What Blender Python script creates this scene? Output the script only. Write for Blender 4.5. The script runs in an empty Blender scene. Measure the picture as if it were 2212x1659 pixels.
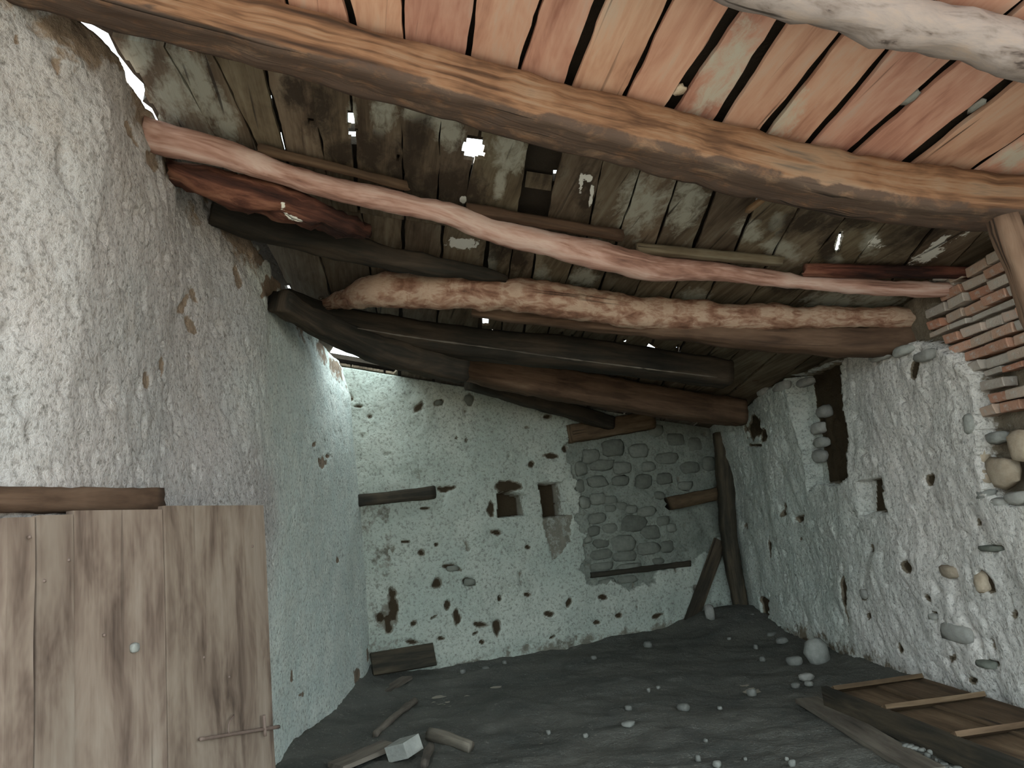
import bpy, bmesh, math, random
import numpy as np
from mathutils import Matrix, Vector
random.seed(7)
rng = np.random.default_rng(11)
scn = bpy.context.scene
COL = scn.collection

# ---------------------------------------------------------------- camera
FPX = 1650.0
PITCH, ROLL, CAM_H = math.radians(10), math.radians(5.8), 1.5
R0 = np.array([1., 0, 0]); FW = np.array([0, math.cos(PITCH), math.sin(PITCH)])
U0 = np.array([0, -math.sin(PITCH), math.cos(PITCH)])
RT = math.cos(ROLL) * R0 - math.sin(ROLL) * U0
UP = math.cos(ROLL) * U0 + math.sin(ROLL) * R0
CAM = np.array([0, 0, CAM_H])
cd = bpy.data.cameras.new('camera'); co = bpy.data.objects.new('camera', cd); COL.objects.link(co)
cd.sensor_width = 36; cd.lens = FPX / 2212 * 36; cd.clip_start = .05; cd.clip_end = 500
co.matrix_world = Matrix(((RT[0], UP[0], -FW[0], CAM[0]), (RT[1], UP[1], -FW[1], CAM[1]), (RT[2], UP[2], -FW[2], CAM[2]), (0, 0, 0, 1)))
scn.camera = co

# ---------------------------------------------------------------- sky, sun, exposure
w = bpy.data.worlds.new('sky'); scn.world = w; w.use_nodes = True
bg = w.node_tree.nodes['Background']
bg.inputs[0].default_value = (.77, .92, .97, 1); bg.inputs[1].default_value = 1.0
SUN_DIR = Vector((.40, -1.25, -1.0)).normalized()       # sun beyond the back wall; it lights the yard behind the viewer
sd = bpy.data.lights.new('sun', 'SUN'); so = bpy.data.objects.new('sun', sd); COL.objects.link(so)
sd.energy = 4.0; sd.angle = math.radians(1.0); sd.color = (1, .91, .80)
so.rotation_euler = SUN_DIR.to_track_quat('-Z', 'Y').to_euler(); so.location = (0, -6, 12)
vs = scn.view_settings
vs.view_transform = 'Standard'; vs.look = 'None'; vs.gamma = 1; vs.use_curve_mapping = False
vs.exposure = 2.55
cy = scn.cycles
cy.use_denoising = True; cy.max_bounces = 6; cy.diffuse_bounces = 6; cy.use_adaptive_sampling = True; cy.adaptive_threshold = .05; cy.caustics_reflective = False; cy.caustics_refractive = False
cy.sample_clamp_indirect = 6

# ---------------------------------------------------------------- geometry of the place
def ray(x, y): return FW + (x - 1106) / FPX * RT + (829.5 - y) / FPX * UP
def on_floor(x, y, z=0.):
    d = ray(x, y); return CAM + d * ((z - CAM_H) / d[2])
def on_plane(n, o, x, y):
    d = ray(x, y); return CAM + d * (np.dot(n, o - CAM) / np.dot(n, d))
def proj(P):
    v = np.asarray(P) - CAM; z = v @ FW; z = np.where(z < .05, .05, z)
    return 1106 + FPX * (v @ RT) / z, 829.5 - FPX * (v @ UP) / z
def unit(v): v = np.asarray(v, float); return v / np.linalg.norm(v)
def vplane(P, Q):
    d = unit([Q[0] - P[0], Q[1] - P[1], 0]); return np.array([-d[1], d[0], 0]), np.array([P[0], P[1], 0.])

LB = on_floor(805, 1475); L1 = on_floor(612, 1640); RB = on_floor(1600, 1335); R2 = on_floor(2212, 1560)
LWN = vplane(L1, LB); BWN = vplane(LB, RB); RWN = vplane(RB, R2)
D1 = unit(ray(795, 1240)); D2 = unit(ray(9106, 1860))
RN = unit(np.cross(D2, D1)); RN = RN if RN[2] > 0 else -RN        # roof normal, up
RO = on_plane(*LWN, 712, 745)
E2 = unit(D2 - D1 * np.dot(D1, D2))
def on_roof(x, y, off=0.): return on_plane(RN, RO + RN * off, x, y)
def uv_of(P): P = np.asarray(P) - RO; return P @ E2, P @ D1
def from_uv(u, v, off=0.): return RO + np.multiply.outer(u, E2) + np.multiply.outer(v, D1) + RN * off
def roof_z(x, y, off=0.): return RO[2] + off / RN[2] - (RN[0] * (x - RO[0]) + RN[1] * (y - RO[1])) / RN[2]

# ---------------------------------------------------------------- noise
def _h(i, j, k, s):
    n = (i.astype(np.int64) * 374761393 + j.astype(np.int64) * 668265263 + k.astype(np.int64) * 2147483647 + s * 1274126177) & 0xffffffff
    n = ((n ^ (n >> 13)) * 1274126177) & 0xffffffff
    n = ((n ^ (n >> 16)) * 2246822519) & 0xffffffff
    return ((n ^ (n >> 15)) & 0xffff) / 65535.0
def vn(P, sc, seed=0):
    P = np.asarray(P, float) * sc; I = np.floor(P); f = P - I; f = f * f * (3 - 2 * f); I = I.astype(np.int64)
    i, j, k = I[..., 0], I[..., 1], I[..., 2]; r = 0
    for a in (0, 1):
        for b in (0, 1):
            for c in (0, 1):
                wgt = (f[..., 0] if a else 1 - f[..., 0]) * (f[..., 1] if b else 1 - f[..., 1]) * (f[..., 2] if c else 1 - f[..., 2])
                r = r + wgt * _h(i + a, j + b, k + c, seed)
    return r * 2 - 1
def fbm(P, sc, oct=3, seed=0):
    r, a = 0, 1.
    for o in range(oct): r = r + a * vn(P, sc * 2 ** o, seed + o * 17); a *= .5
    return r
def smooth(a, b, x): t = np.clip((x - a) / (b - a), 0, 1); return t * t * (3 - 2 * t)
def in_poly(px, py, poly):
    r = np.zeros(np.shape(px), bool); n = len(poly)
    for i in range(n):
        x0, y0 = poly[i]; x1, y1 = poly[(i + 1) % n]
        c = ((y0 > py) != (y1 > py)); 
        r ^= c & (px < (x1 - x0) * (py - y0) / ((y1 - y0) or 1e-9) + x0)
    return r

# ---------------------------------------------------------------- materials
class N:
    def __init__(s, name):
        s.m = bpy.data.materials.new(name); s.m.use_nodes = True; s.t = s.m.node_tree
        s.b = s.t.nodes['Principled BSDF']; s.o = None
    def n(s, t, **k):
        x = s.t.nodes.new(t)
        for a, b in k.items(): setattr(x, a, b)
        return x
    def c(s, sock, v):
        if isinstance(v, bpy.types.NodeSocket): s.t.links.new(v, sock)
        else:
            if isinstance(v, (tuple, list)) and len(v) == 3 and sock.type == 'RGBA': v = (*v, 1)
            sock.default_value = v
    def obj(s): return s.n('ShaderNodeTexCoord').outputs['Object']
    def uv(s): return s.n('ShaderNodeTexCoord').outputs['UV']
    def rnd(s): return s.n('ShaderNodeObjectInfo').outputs['Random']
    def attr(s, name): return s.n('ShaderNodeAttribute', attribute_name=name).outputs['Fac']
    def map(s, v, sc=(1, 1, 1), loc=(0, 0, 0)):
        x = s.n('ShaderNodeMapping'); s.c(x.inputs[0], v); s.c(x.inputs['Scale'], sc); s.c(x.inputs['Location'], loc); return x.outputs[0]
    def add(s, v, w_):
        x = s.n('ShaderNodeVectorMath', operation='ADD'); s.c(x.inputs[0], v); s.c(x.inputs[1], w_); return x.outputs[0]
    def noise(s, v, sc, det=4, ro=.6, dis=0.):
        x = s.n('ShaderNodeTexNoise'); s.c(x.inputs['Vector'], v); s.c(x.inputs['Scale'], sc); s.c(x.inputs['Detail'], det)
        s.c(x.inputs['Roughness'], ro); s.c(x.inputs['Distortion'], dis); return x.outputs[0]
    def voro(s, v, sc, feat='F1'):
        x = s.n('ShaderNodeTexVoronoi', feature=feat); s.c(x.inputs['Vector'], v); s.c(x.inputs['Scale'], sc); return x.outputs['Distance']
    def ma(s, op, a, b=0., clamp=False):
        x = s.n('ShaderNodeMath', operation=op); x.use_clamp = clamp; s.c(x.inputs[0], a); s.c(x.inputs[1], b); return x.outputs[0]
    def rng(s, v, a, b, c=0., d=1.):
        x = s.n('ShaderNodeMapRange'); s.c(x.inputs[0], v); s.c(x.inputs[1], a); s.c(x.inputs[2], b); s.c(x.inputs[3], c); s.c(x.inputs[4], d); return x.outputs[0]
    def mix(s, f, a, b, bl='MIX'):
        x = s.n('ShaderNodeMix', data_type='RGBA', blend_type=bl); s.c(x.inputs[0], f); s.c(x.inputs[6], a); s.c(x.inputs[7], b); return x.outputs[2]
    def ramp(s, f, st):
        x = s.n('ShaderNodeValToRGB'); s.c(x.inputs[0], f); e = x.color_ramp.elements
        while len(e) < len(st): e.new(.5)
        for q, (p, c) in zip(e, st): q.position = p; q.color = (*c, 1)
        return x.outputs[0]
    def done(s, col, rough=.9, h=None, st=.5, dist=.01, spec=.2):
        s.c(s.b.inputs['Base Color'], col); s.c(s.b.inputs['Roughness'], rough); s.c(s.b.inputs['Specular IOR Level'], spec)
        if h is not None:
            x = s.n('ShaderNodeBump'); s.c(x.inputs['Height'], h); s.c(x.inputs['Strength'], st); s.c(x.inputs['Distance'], dist)
            s.t.links.new(x.outputs[0], s.b.inputs['Normal'])
        return s.m

def m_plaster(name, a, b, c, expo_shade, far=None, coarse=1., sh=(.10, .09, .075)):
    k = N(name); v = k.obj()
    mid = k.noise(v, 4.5, 5, .7)
    col = k.mix(k.rng(k.noise(v, 1.1, 3, .6), .38, .62), a, b)
    col = k.mix(k.rng(mid, .52, .72, 0, .8), col, c)
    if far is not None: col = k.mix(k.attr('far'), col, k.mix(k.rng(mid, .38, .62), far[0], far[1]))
    fine = k.noise(v, 42 * coarse, 4, .7)
    col = k.mix(k.rng(fine, .32, .50, .65, 0), col, sh)
    n16 = k.noise(v, 17, 3, .65)
    col = k.mix(k.rng(n16, .36, .29, 0, .5), col, sh)
    e = k.ma('ADD', k.attr('expo_shade'), k.rng(n16, .3, .7, -.22, .22))
    col = k.mix(k.rng(e, .36, .62), col, k.mix(k.rng(mid, .35, .65), expo_shade[0], expo_shade[1]))
    col = k.mix(k.rng(k.attr('expo_shade'), .86, 1., 0, 1), col, (.05, .036, .022))  # recess shade of niches and pit centres put into the colour
    return k.done(col, .95, fine, .8, .02, .06)

def m_wood(name, stops, grain=34, along=1.6, bump=.5, stain=None, var=.25, dist=.006, gm=.45, ck=.8, blot=(1.2, 5), boost=.5):
    """grain follows the UV map: u runs along the piece in metres, v across it"""
    k = N(name); v = k.uv(); r = k.rnd()
    off = k.n('ShaderNodeCombineXYZ'); k.c(off.inputs[0], k.ma('MULTIPLY', r, 37.)); k.c(off.inputs[1], k.ma('MULTIPLY', r, 13.))
    v = k.add(v, off.outputs[0])
    g = k.noise(k.map(v, (along, grain, 1)), 1., 5, .65, .6)
    big = k.noise(k.map(v, (*blot, 1)), 1., 4, .65, .4)
    col = k.ramp(k.rng(k.ma('ADD', k.ma('MULTIPLY', g, gm), k.ma('MULTIPLY', big, 1 - gm)), .5 - .34 / (1 + boost), .5 + .34 / (1 + boost), .16, .84), stops)
    hs = k.n('ShaderNodeHueSaturation'); k.c(hs.inputs['Color'], col); k.c(hs.inputs['Value'], k.rng(r, 0, 1, 1 - var, 1 + var))
    k.c(hs.inputs['Hue'], k.rng(k.ma('FRACT', k.ma('MULTIPLY', r, 7.3)), 0, 1, .492, .51)); col = hs.outputs[0]
    if stain:
        sp = k.noise(k.map(v, (7, 16, 1)), 1., 6, .72, .4)
        for name_, colr, lo, wd in stain:
            e = k.ma('ADD', k.attr(name_), k.rng(sp, .25, .75, -.5, .5))
            col = k.mix(k.rng(e, lo, lo + wd, 0, .92), col, colr)
    crack = k.rng(k.noise(k.map(v, (.9, 24, 1), (5, 2, 0)), 1., 2, .5, .3), .33, .27, 0, 1)
    col = k.mix(k.ma('MULTIPLY', crack, ck), col, (.02, .014, .01))
    h = k.ma('SUBTRACT', g, k.ma('MULTIPLY', crack, ck))
    return k.done(col, .85, h, bump, dist, .2)

M = {}
M['plaster_left'] = m_plaster('rough_grey_plaster', (.47, .425, .40), (.42, .395, .375), (.38, .335, .30), ((.20, .15, .11), (.30, .22, .16)), far=((.58, .63, .58), (.68, .70, .635)))  # far: smoother greenish plaster, its colour also raised to offset weak light
M['plaster_back'] = m_plaster('lime_plaster_greenish', (.385, .42, .365), (.46, .475, .41), (.31, .33, .285), ((.14, .132, .105), (.22, .20, .16)), far=((.185, .20, .17), (.25, .265, .225)), coarse=.8)
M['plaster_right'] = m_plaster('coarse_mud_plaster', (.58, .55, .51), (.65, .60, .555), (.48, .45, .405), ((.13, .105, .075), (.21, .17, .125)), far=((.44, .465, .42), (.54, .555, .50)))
M['salmon'] = m_wood('salmon_stained_board', [(.28, (.34, .16, .11)), (.45, (.53, .285, .20)), (.58, (.60, .355, .255)), (.75, (.56, .41, .325))], grain=22, bump=.25, var=.14,
                     stain=[('pale', (.50, .46, .38), .55, .5)], gm=.3)
M['weather'] = m_wood('weathered_grey_brown_board', [(.25, (.045, .031, .02)), (.42, (.10, .072, .046)), (.58, (.16, .122, .082)), (.78, (.22, .19, .14))], grain=26, bump=.4, var=.25,
                      stain=[('pale', (.36, .345, .285), .5, .5), ('dark', (.035, .024, .016), .4, .6), ('white', (.78, .76, .70), .60, .08)])
M['hewn'] = m_wood('hewn_orange_brown_timber', [(.28, (.045, .025, .016)), (.40, (.12, .062, .034)), (.5, (.225, .12, .066)), (.6, (.26, .165, .105)), (.70, (.14, .105, .078)), (.85, (.33, .22, .135))], grain=22, along=1.0, bump=.8, var=.03, dist=.012, blot=(1.6, 7), stain=[('bark', (.075, .05, .038), .5, .5)])  # 'bark' mask: flat darker brown over the beam's lower face
M['palelog'] = m_wood('pale_barkless_log', [(.30, (.06, .045, .04)), (.38, (.19, .15, .135)), (.50, (.265, .22, .205)), (.60, (.30, .24, .215)), (.75, (.31, .23, .185))], grain=14, along=6, blot=(4, 14), bump=.5, var=.05)
M['redlog'] = m_wood('reddish_round_log', [(.30, (.13, .07, .052)), (.42, (.32, .18, .13)), (.50, (.47, .30, .235)), (.62, (.58, .43, .36)), (.78, (.36, .19, .13))], grain=14, along=1.6, bump=.5, var=.08)
M['stub'] = m_wood('rotten_red_brown_timber', [(.36, (.02, .009, .007)), (.50, (.075, .028, .018)), (.60, (.17, .07, .042)), (.75, (.27, .14, .09))], grain=12, along=2, bump=.9, var=.05, dist=.02, stain=[('white', (.75, .72, .62), .7, .1)])
M['bark'] = m_wood('flaking_bark_log', [(.30, (.07, .038, .025)), (.42, (.20, .105, .065)), (.49, (.30, .18, .12)), (.56, (.43, .31, .22)), (.66, (.36, .235, .165)), (.8, (.24, .14, .09))], grain=16, along=9, blot=(3, 9), boost=.1, bump=.6, var=.05, dist=.015)
M['dark'] = m_wood('very_dark_timber', [(.25, (.014, .013, .010)), (.45, (.032, .027, .020)), (.6, (.06, .045, .030)), (.8, (.10, .078, .055))], grain=20, bump=.7, var=.2)  # very dark brown tone, shared by several timbers and boards
M['brownbeam'] = m_wood('dull_brown_timber', [(.25, (.035, .022, .014)), (.45, (.085, .052, .031)), (.6, (.135, .085, .052)), (.8, (.20, .14, .092))], grain=18, bump=.6, var=.15)
M['door'] = m_wood('old_brown_door_board', [(.28, (.07, .048, .036)), (.42, (.14, .10, .076)), (.55, (.195, .147, .113)), (.75, (.25, .20, .158))], grain=14, along=.7, bump=.22, var=.2, gm=.3, ck=.35, blot=(1.8, 6))
M['debris'] = m_wood('dusty_grey_wood', [(.25, (.045, .038, .03)), (.45, (.11, .09, .072)), (.6, (.165, .138, .11)), (.8, (.23, .195, .155))], grain=20, bump=.5, var=.2)

k = N('dark_earth_floor'); v = k.obj()
c_ = k.mix(k.rng(k.noise(v, 1.5, 5, .65), .35, .65), (.072, .072, .064), (.118, .112, .097))
c_ = k.mix(k.rng(k.noise(v, 22, 4, .7), .6, .75), c_, (.20, .185, .155))
c_ = k.mix(k.rng(k.noise(v, 70, 2, .5), .66, .72, 0, .8), c_, (.26, .25, .22))
M['earth'] = k.done(c_, .95, k.ma('ADD', k.noise(v, 12, 5, .7), k.ma('MULTIPLY', k.noise(v, 60, 3), .4)), .8, .03, .1)
k = N('sunlit_yard_ground'); v = k.obj()
M['yard'] = k.done(k.mix(k.noise(v, 1.2, 5), (.28, .245, .20), (.34, .30, .245)), .95, k.noise(v, 14, 5), .5, .03, .1)
k = N('dark_roof_earth'); v = k.obj()
M['cover'] = k.done(k.mix(k.noise(v, 5, 5), (.022, .018, .014), (.05, .038, .028)), .95, k.noise(v, 25, 4), .6, .02, .05)
def m_stone(name, a, b, sc=9):
    k = N(name); v = k.obj(); r = k.rnd(); c = k.mix(k.rng(k.noise(v, sc, 5, .7), .35, .65), a, b)
    hs = k.n('ShaderNodeHueSaturation'); k.c(hs.inputs['Color'], c); k.c(hs.inputs['Value'], k.rng(r, 0, 1, .75, 1.25))
    return k.done(hs.outputs[0], .9, k.noise(v, 35, 4, .65), .5, .01, .15)
M['stone_dark'] = m_stone('greenish_grey_stone', (.12, .125, .105), (.18, .185, .155))
M['stone_tan'] = m_stone('tan_fieldstone', (.30, .235, .17), (.42, .345, .26))
M['stone_grey'] = m_stone('mid_grey_stone', (.24, .23, .21), (.33, .32, .29))
M['stone_pale'] = m_stone('pale_lime_rubble', (.22, .22, .20), (.32, .315, .285))
M['chip'] = m_stone('dusty_stone_chip', (.12, .12, .108), (.18, .178, .16))
def m_brick():
    k = N('old_handmade_brick'); v = k.obj(); r = k.rnd()
    base = k.ramp(r, [(0., (.36, .17, .11)), (.15, (.42, .27, .195)), (.4, (.42, .33, .265)), (.62, (.40, .35, .30)), (.8, (.33, .28, .24)), (.93, (.48, .42, .36)), (1., (.46, .16, .07))])
    col = k.mix(k.rng(k.noise(v, 18, 5, .7), .5, .7), base, (.42, .39, .35))
    return k.done(col, .92, k.noise(v, 45, 4, .7), .6, .012, .1)
M['brick'] = m_brick()
k = N('rusty_iron'); v = k.obj()
M['iron'] = k.done(k.mix(k.noise(v, 40, 4), (.10, .065, .05), (.19, .135, .11)), .7, k.noise(v, 90, 3), .4, .003, .4)

# ---------------------------------------------------------------- mesh helpers
def link(name, verts, faces, mat, parent=None, attrs=None, uvs=None, smooth_=True):
    me = bpy.data.meshes.new(name)
    me.from_pydata([tuple(map(float, q)) for q in verts], [], faces)
    if attrs:
        for an, av in attrs.items():
            a = me.attributes.new(an, 'FLOAT', 'POINT'); a.data.foreach_set('value', np.asarray(av, np.float32).ravel())
    if uvs is not None:
        L = me.uv_layers.new(name='UVMap'); vi = np.empty(len(me.loops), np.int32); me.loops.foreach_get('vertex_index', vi)
        L.data.foreach_set('uv', np.asarray(uvs, np.float32)[vi].ravel())
    if smooth_: me.polygons.foreach_set('use_smooth', np.ones(len(me.polygons), bool))
    me.materials.append(M[mat]); me.update()
    o = bpy.data.objects.new(name, me); COL.objects.link(o)
    if parent is not None: o.parent = parent
    return o
def empty(name, loc=(0, 0, 0)):
    o = bpy.data.objects.new(name, None); COL.objects.link(o); return o
def tag(o, label=None, cat=None, group=None, kind=None):
    if label: o['label'] = label
    if cat: o['category'] = cat
    if group: o['group'] = group
    if kind: o['kind'] = kind
    return o
def grid_faces(nu, nv, keep=None):
    i, j = np.meshgrid(np.arange(nu - 1), np.arange(nv - 1), indexing='ij')
    a = i * nv + j; q = np.stack([a, a + nv, a + nv + 1, a + 1], -1).reshape(-1, 4)
    if keep is not None: q = q[keep.ravel()]
    return q.tolist()
def catmull(pts, step):
    pts = np.asarray(pts, float); ext = np.vstack([2 * pts[0] - pts[1], pts, 2 * pts[-1] - pts[-2]]); out = []
    for i in range(1, len(ext) - 2):
        p0, p1, p2, p3 = ext[i - 1:i + 3]; n = max(2, int(np.linalg.norm((p2 - p1)[:3]) / step))
        for t in np.linspace(0, 1, n, endpoint=False):
            out.append(.5 * (2 * p1 + (p2 - p0) * t + (2 * p0 - 5 * p1 + 4 * p2 - p3) * t * t + (3 * p1 - p0 - 3 * p2 + p3) * t ** 3))
    out.append(ext[-2]); return np.array(out)
def tube(name, pts, mat, up=RN, square=0., seg=20, rough=.03, nsc=5., step=.06, parent=None, seed=0, aspect=1., attr_px=None, jag=0., cap=True, under=None):
    """pts: rows of x,y,z,radius; square 0 is round, 1 is a hewn rectangle; aspect is height over width"""
    P = catmull(pts, step); C = P[:, :3]; Rr = P[:, 3]
    T = np.gradient(C, axis=0); T /= np.linalg.norm(T, axis=1)[:, None]
    S = np.cross(T, np.broadcast_to(up, T.shape)); S /= np.linalg.norm(S, axis=1)[:, None]; W = np.cross(S, T)
    th = np.linspace(0, 2 * math.pi, seg, endpoint=False); ex = 2 + square * 10
    cx, cz = np.cos(th), np.sin(th); rr = (np.abs(cx) ** ex + np.abs(cz) ** ex) ** (-1 / ex)
    V = C[:, None] + (Rr[:, None] * (rr * cx))[..., None] * S[:, None] + (Rr[:, None] * (rr * cz) * aspect)[..., None] * W[:, None]
    nrm = V - C[:, None]; L = np.linalg.norm(nrm, axis=2, keepdims=True); nrm = nrm / np.maximum(L, 1e-6)
    V = V + nrm * (fbm(V, nsc, 3, seed) * rough * .6 + fbm(V, nsc * 5, 2, seed + 5) * rough * .25)[..., None]
    if jag:
        for e in (0, -1): V[e] += T[e] * (fbm(V[e], 30, 2, seed) * jag)[:, None]
    nl = len(P); s = np.concatenate([[0], np.cumsum(np.linalg.norm(np.diff(C, axis=0), axis=1))])
    verts = V.reshape(-1, 3); rad = float(np.mean(Rr)); a = np.linspace(0, 2 * math.pi * rad, seg, endpoint=False)
    a = np.minimum(a, 2 * math.pi * rad - a)                     # mirrored so the grain meets itself
    uv = np.stack(np.broadcast_arrays(s[:, None], a[None]), -1).reshape(-1, 2)
    i, j = np.meshgrid(np.arange(nl - 1), np.arange(seg), indexing='ij'); j2 = (j + 1) % seg
    f = np.stack([i * seg + j, i * seg + j2, (i + 1) * seg + j2, (i + 1) * seg + j], -1).reshape(-1, 4).tolist()
    if cap: f += [list(range(seg))[::-1], list(range((nl - 1) * seg, nl * seg))]
    at = None
    if attr_px: 
        px, py = proj(verts); at = {k: blob(px, py, b) for k, b in attr_px.items()}
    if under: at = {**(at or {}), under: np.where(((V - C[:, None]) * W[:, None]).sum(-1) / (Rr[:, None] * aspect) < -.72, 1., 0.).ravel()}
    o = link(name, verts, f, mat, parent, at, uv)
    return o
def blob(px, py, bl):
    r = np.zeros(np.shape(px))
    for (cx, cy, rx, ry, ang) in bl:
        c, s = math.cos(math.radians(ang)), math.sin(math.radians(ang)); dx, dy = px - cx, py - cy
        q = np.hypot((dx * c + dy * s) / rx, (-dx * s + dy * c) / ry); r = np.maximum(r, np.clip(1.35 - .7 * q, 0, 1))
    return r
def roof_pts(px, drop=0.):
    """pixel centre line + half thickness -> points hanging directly below the roof boards"""
    out = []
    for x, y, r in px:
        P = on_roof(x, y); m = r * np.dot(P - CAM, FW) / FPX
        P = on_roof(x, y, -m - drop - .015); m = r * np.dot(P - CAM, FW) / FPX
        out.append((*P, m))
    return out
def rock(name, c, size, mat, parent=None, seed=0, rot=0., sub=2, rough=.22, flat=0.):
    bm = bmesh.new(); bmesh.ops.create_icosphere(bm, subdivisions=sub, radius=1.)
    P = np.array([q.co[:] for q in bm.verts]); f = [[v_.index for v_ in q.verts] for q in bm.faces]; bm.free()
    P = P * (1 + rough * 1.3 * fbm(P + seed * 3.7, 1.3, 2, seed))[:, None]
    P = np.sign(P) * np.abs(P) ** .68 * (1 + .5 * rough * vn(P + seed, 2.6, seed + 9))[:, None]
    P = P * np.asarray(size); 
    if flat: P[:, 2] = np.maximum(P[:, 2], -size[2] * flat)
    cr, sr = math.cos(rot), math.sin(rot); P = np.stack([P[:, 0] * cr - P[:, 1] * sr, P[:, 0] * sr + P[:, 1] * cr, P[:, 2]], -1)
    o = link(name, P, f, mat, parent); o.location = c; return o
def box_verts(o_, ax, ay, az, lx, ly, lz, jit=0.):
    """box with a corner region centred at o_, axes given; slight random skew"""
    V = []
    for sx in (-.5, .5):
        for sy in (-.5, .5):
            for sz in (-.5, .5):
                V.append(np.asarray(o_) + ax * lx * sx + ay * ly * sy + az * lz * sz + rng.normal(0, 1, 3) * jit)
    return V
BOXF = [[0, 1, 3, 2], [4, 6, 7, 5], [0, 4, 5, 1], [2, 3, 7, 6], [0, 2, 6, 4], [1, 5, 7, 3]]
def board(name, o_, along, across, L, Wd, th, mat, parent=None, jit=.004, warp=.006, nl=10, seed=0):
    """a worn board with its own wavering edges"""
    along, across = unit(along), unit(across); nz = np.cross(along, across); V = []; uv = []
    for i in range(nl + 1):
        t = i / nl - .5
        for sx, sz in ((-.5, -.5), (.5, -.5), (.5, .5), (-.5, .5)):
            p = np.asarray(o_) + along * L * t + across * (Wd * sx) + nz * th * sz
            p = p + across * vn(p[None] * 1.0, 4, seed)[0] * jit + nz * vn(p[None], 1.5, seed + 3)[0] * warp
            V.append(p); uv.append((t * L + seed * .37, Wd * sx + (th if sz > 0 else 0)))
    F = []
    for i in range(nl):
        for j in range(4): F.append([i * 4 + j, i * 4 + (j + 1) % 4, i * 4 + 4 + (j + 1) % 4, i * 4 + 4 + j])
    F += [[3, 2, 1, 0], [nl * 4 + j for j in range(4)]]
    return link(name, V, F, mat, parent, uvs=uv, smooth_=False)

# ================================================================ STRUCTURE
def ell(px, py, L, P, jit=.35):
    """pits in the plaster: list of cx, cy, rx, ry, angle, depth -> recess, mask"""
    d = np.zeros(px.shape); m = np.zeros(px.shape); wob = fbm(P, 16, 2, 71) * jit
    for cx, cy, rx, ry, an, dep in L:
        c, s = math.cos(math.radians(an)), math.sin(math.radians(an)); dx, dy = px - cx, py - cy
        q = np.hypot((dx * c + dy * s) / rx, (-dx * s + dy * c) / ry) + wob
        g = 1 - smooth(.72, 1.12, q); d = np.maximum(d, g * dep); m = np.maximum(m, g)
    return d, m
def wall(name, B, T, nrm, relief, mat, nv, extra=None, thick=.45):
    """B, T: bottom and top rows (n,3); relief(P) -> depth along nrm (into the room), attributes. Top and back closed so that it is a solid wall."""
    n = len(B); t = np.linspace(0, 1, nv)
    P = B[:, None] * (1 - t)[None, :, None] + T[:, None] * t[None, :, None]
    d, at = relief(P)
    V = P + d[..., None] * nrm
    back = np.stack([T - nrm * thick, B - nrm * thick], 1)
    V = np.concatenate([V, back], 1); nvv = nv + 2
    A = {k: np.concatenate([a, np.zeros((n, 2))], 1) for k, a in at.items()}
    o = link(name, V.reshape(-1, 3), grid_faces(n, nvv) + [list(range(nvv)), list(range((n - 1) * nvv, n * nvv))[::-1]], mat, None, A)
    o['kind'] = 'structure'; return o

# ---- wall_left
TL = [(-900, -1000), (-400, -480), (0, -110), (152, 5), (223, 40), (285, 150), (363, 268), (402, 362), (470, 442), (560, 522), (635, 645), (715, 750)]
TLp = np.array([on_roof(x, y, -.03) for x, y in TL]); TLp = TLp[np.argsort(TLp[:, 1])]
ys = np.concatenate([np.arange(1.2, 2.4, .05), np.arange(2.4, LB[1] + .25, .015)])
dL = (LB - L1) / (LB[1] - L1[1])
Bl = np.stack([LB[0] + dL[0] * (ys - LB[1]), ys, np.full_like(ys, -.12)], -1)
Tl = np.stack([np.interp(ys, TLp[:, 1], TLp[:, 0]), ys, np.zeros_like(ys)], -1)
Tl[:, 0] = np.where(ys < TLp[0, 1], TLp[0, 0], Tl[:, 0])
ker = np.ones(21) / 21; pad = np.pad(Tl[:, 0], 10, 'edge'); Tl[:, 0] = np.convolve(pad, ker, 'valid')
Tl[:, 2] = roof_z(Tl[:, 0], ys, -.03) + .02 * vn(Tl * [0, 1, 0], 6, 3)
NL = unit([-LWN[0][0], -LWN[0][1], 0]); NL = NL if NL[0] > 0 else -NL
LPITS = [(400, 655, 10, 26, 20, .02), (420, 640, 7, 20, -25, .02), (357, 790, 5, 26, -4, .03), (415, 700, 9, 24, -25, .02), (590, 620, 26, 30, 0, .025), (575, 555, 12, 24, 0, .03),
         (325, 820, 8, 20, 0, .02), (330, 130, 0.1, .1, 0, 0), (160, 70, 20, 26, 20, .03), (510, 600, 8, 30, -10, .02), (40, 90, 6, 20, 15, .02), (130, 140, 6, 18, 0, .02),
         (345, 345, 18, 30, -20, .03), (300, 290, 8, 40, -25, .03), (700, 1000, 10, 14, 0, .02), (712, 985, 6, 5, 0, .03), (680, 960, 5, 8, 20, .02), (632, 1462, 6, 14, 0, .02), (770, 1460, 8, 22, 0, .03), (796, 1410, 5, 20, 0, .03), (732, 1210, 4, 9, 0, .02), (655, 1500, 8, 5, -40, .01)]
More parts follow.
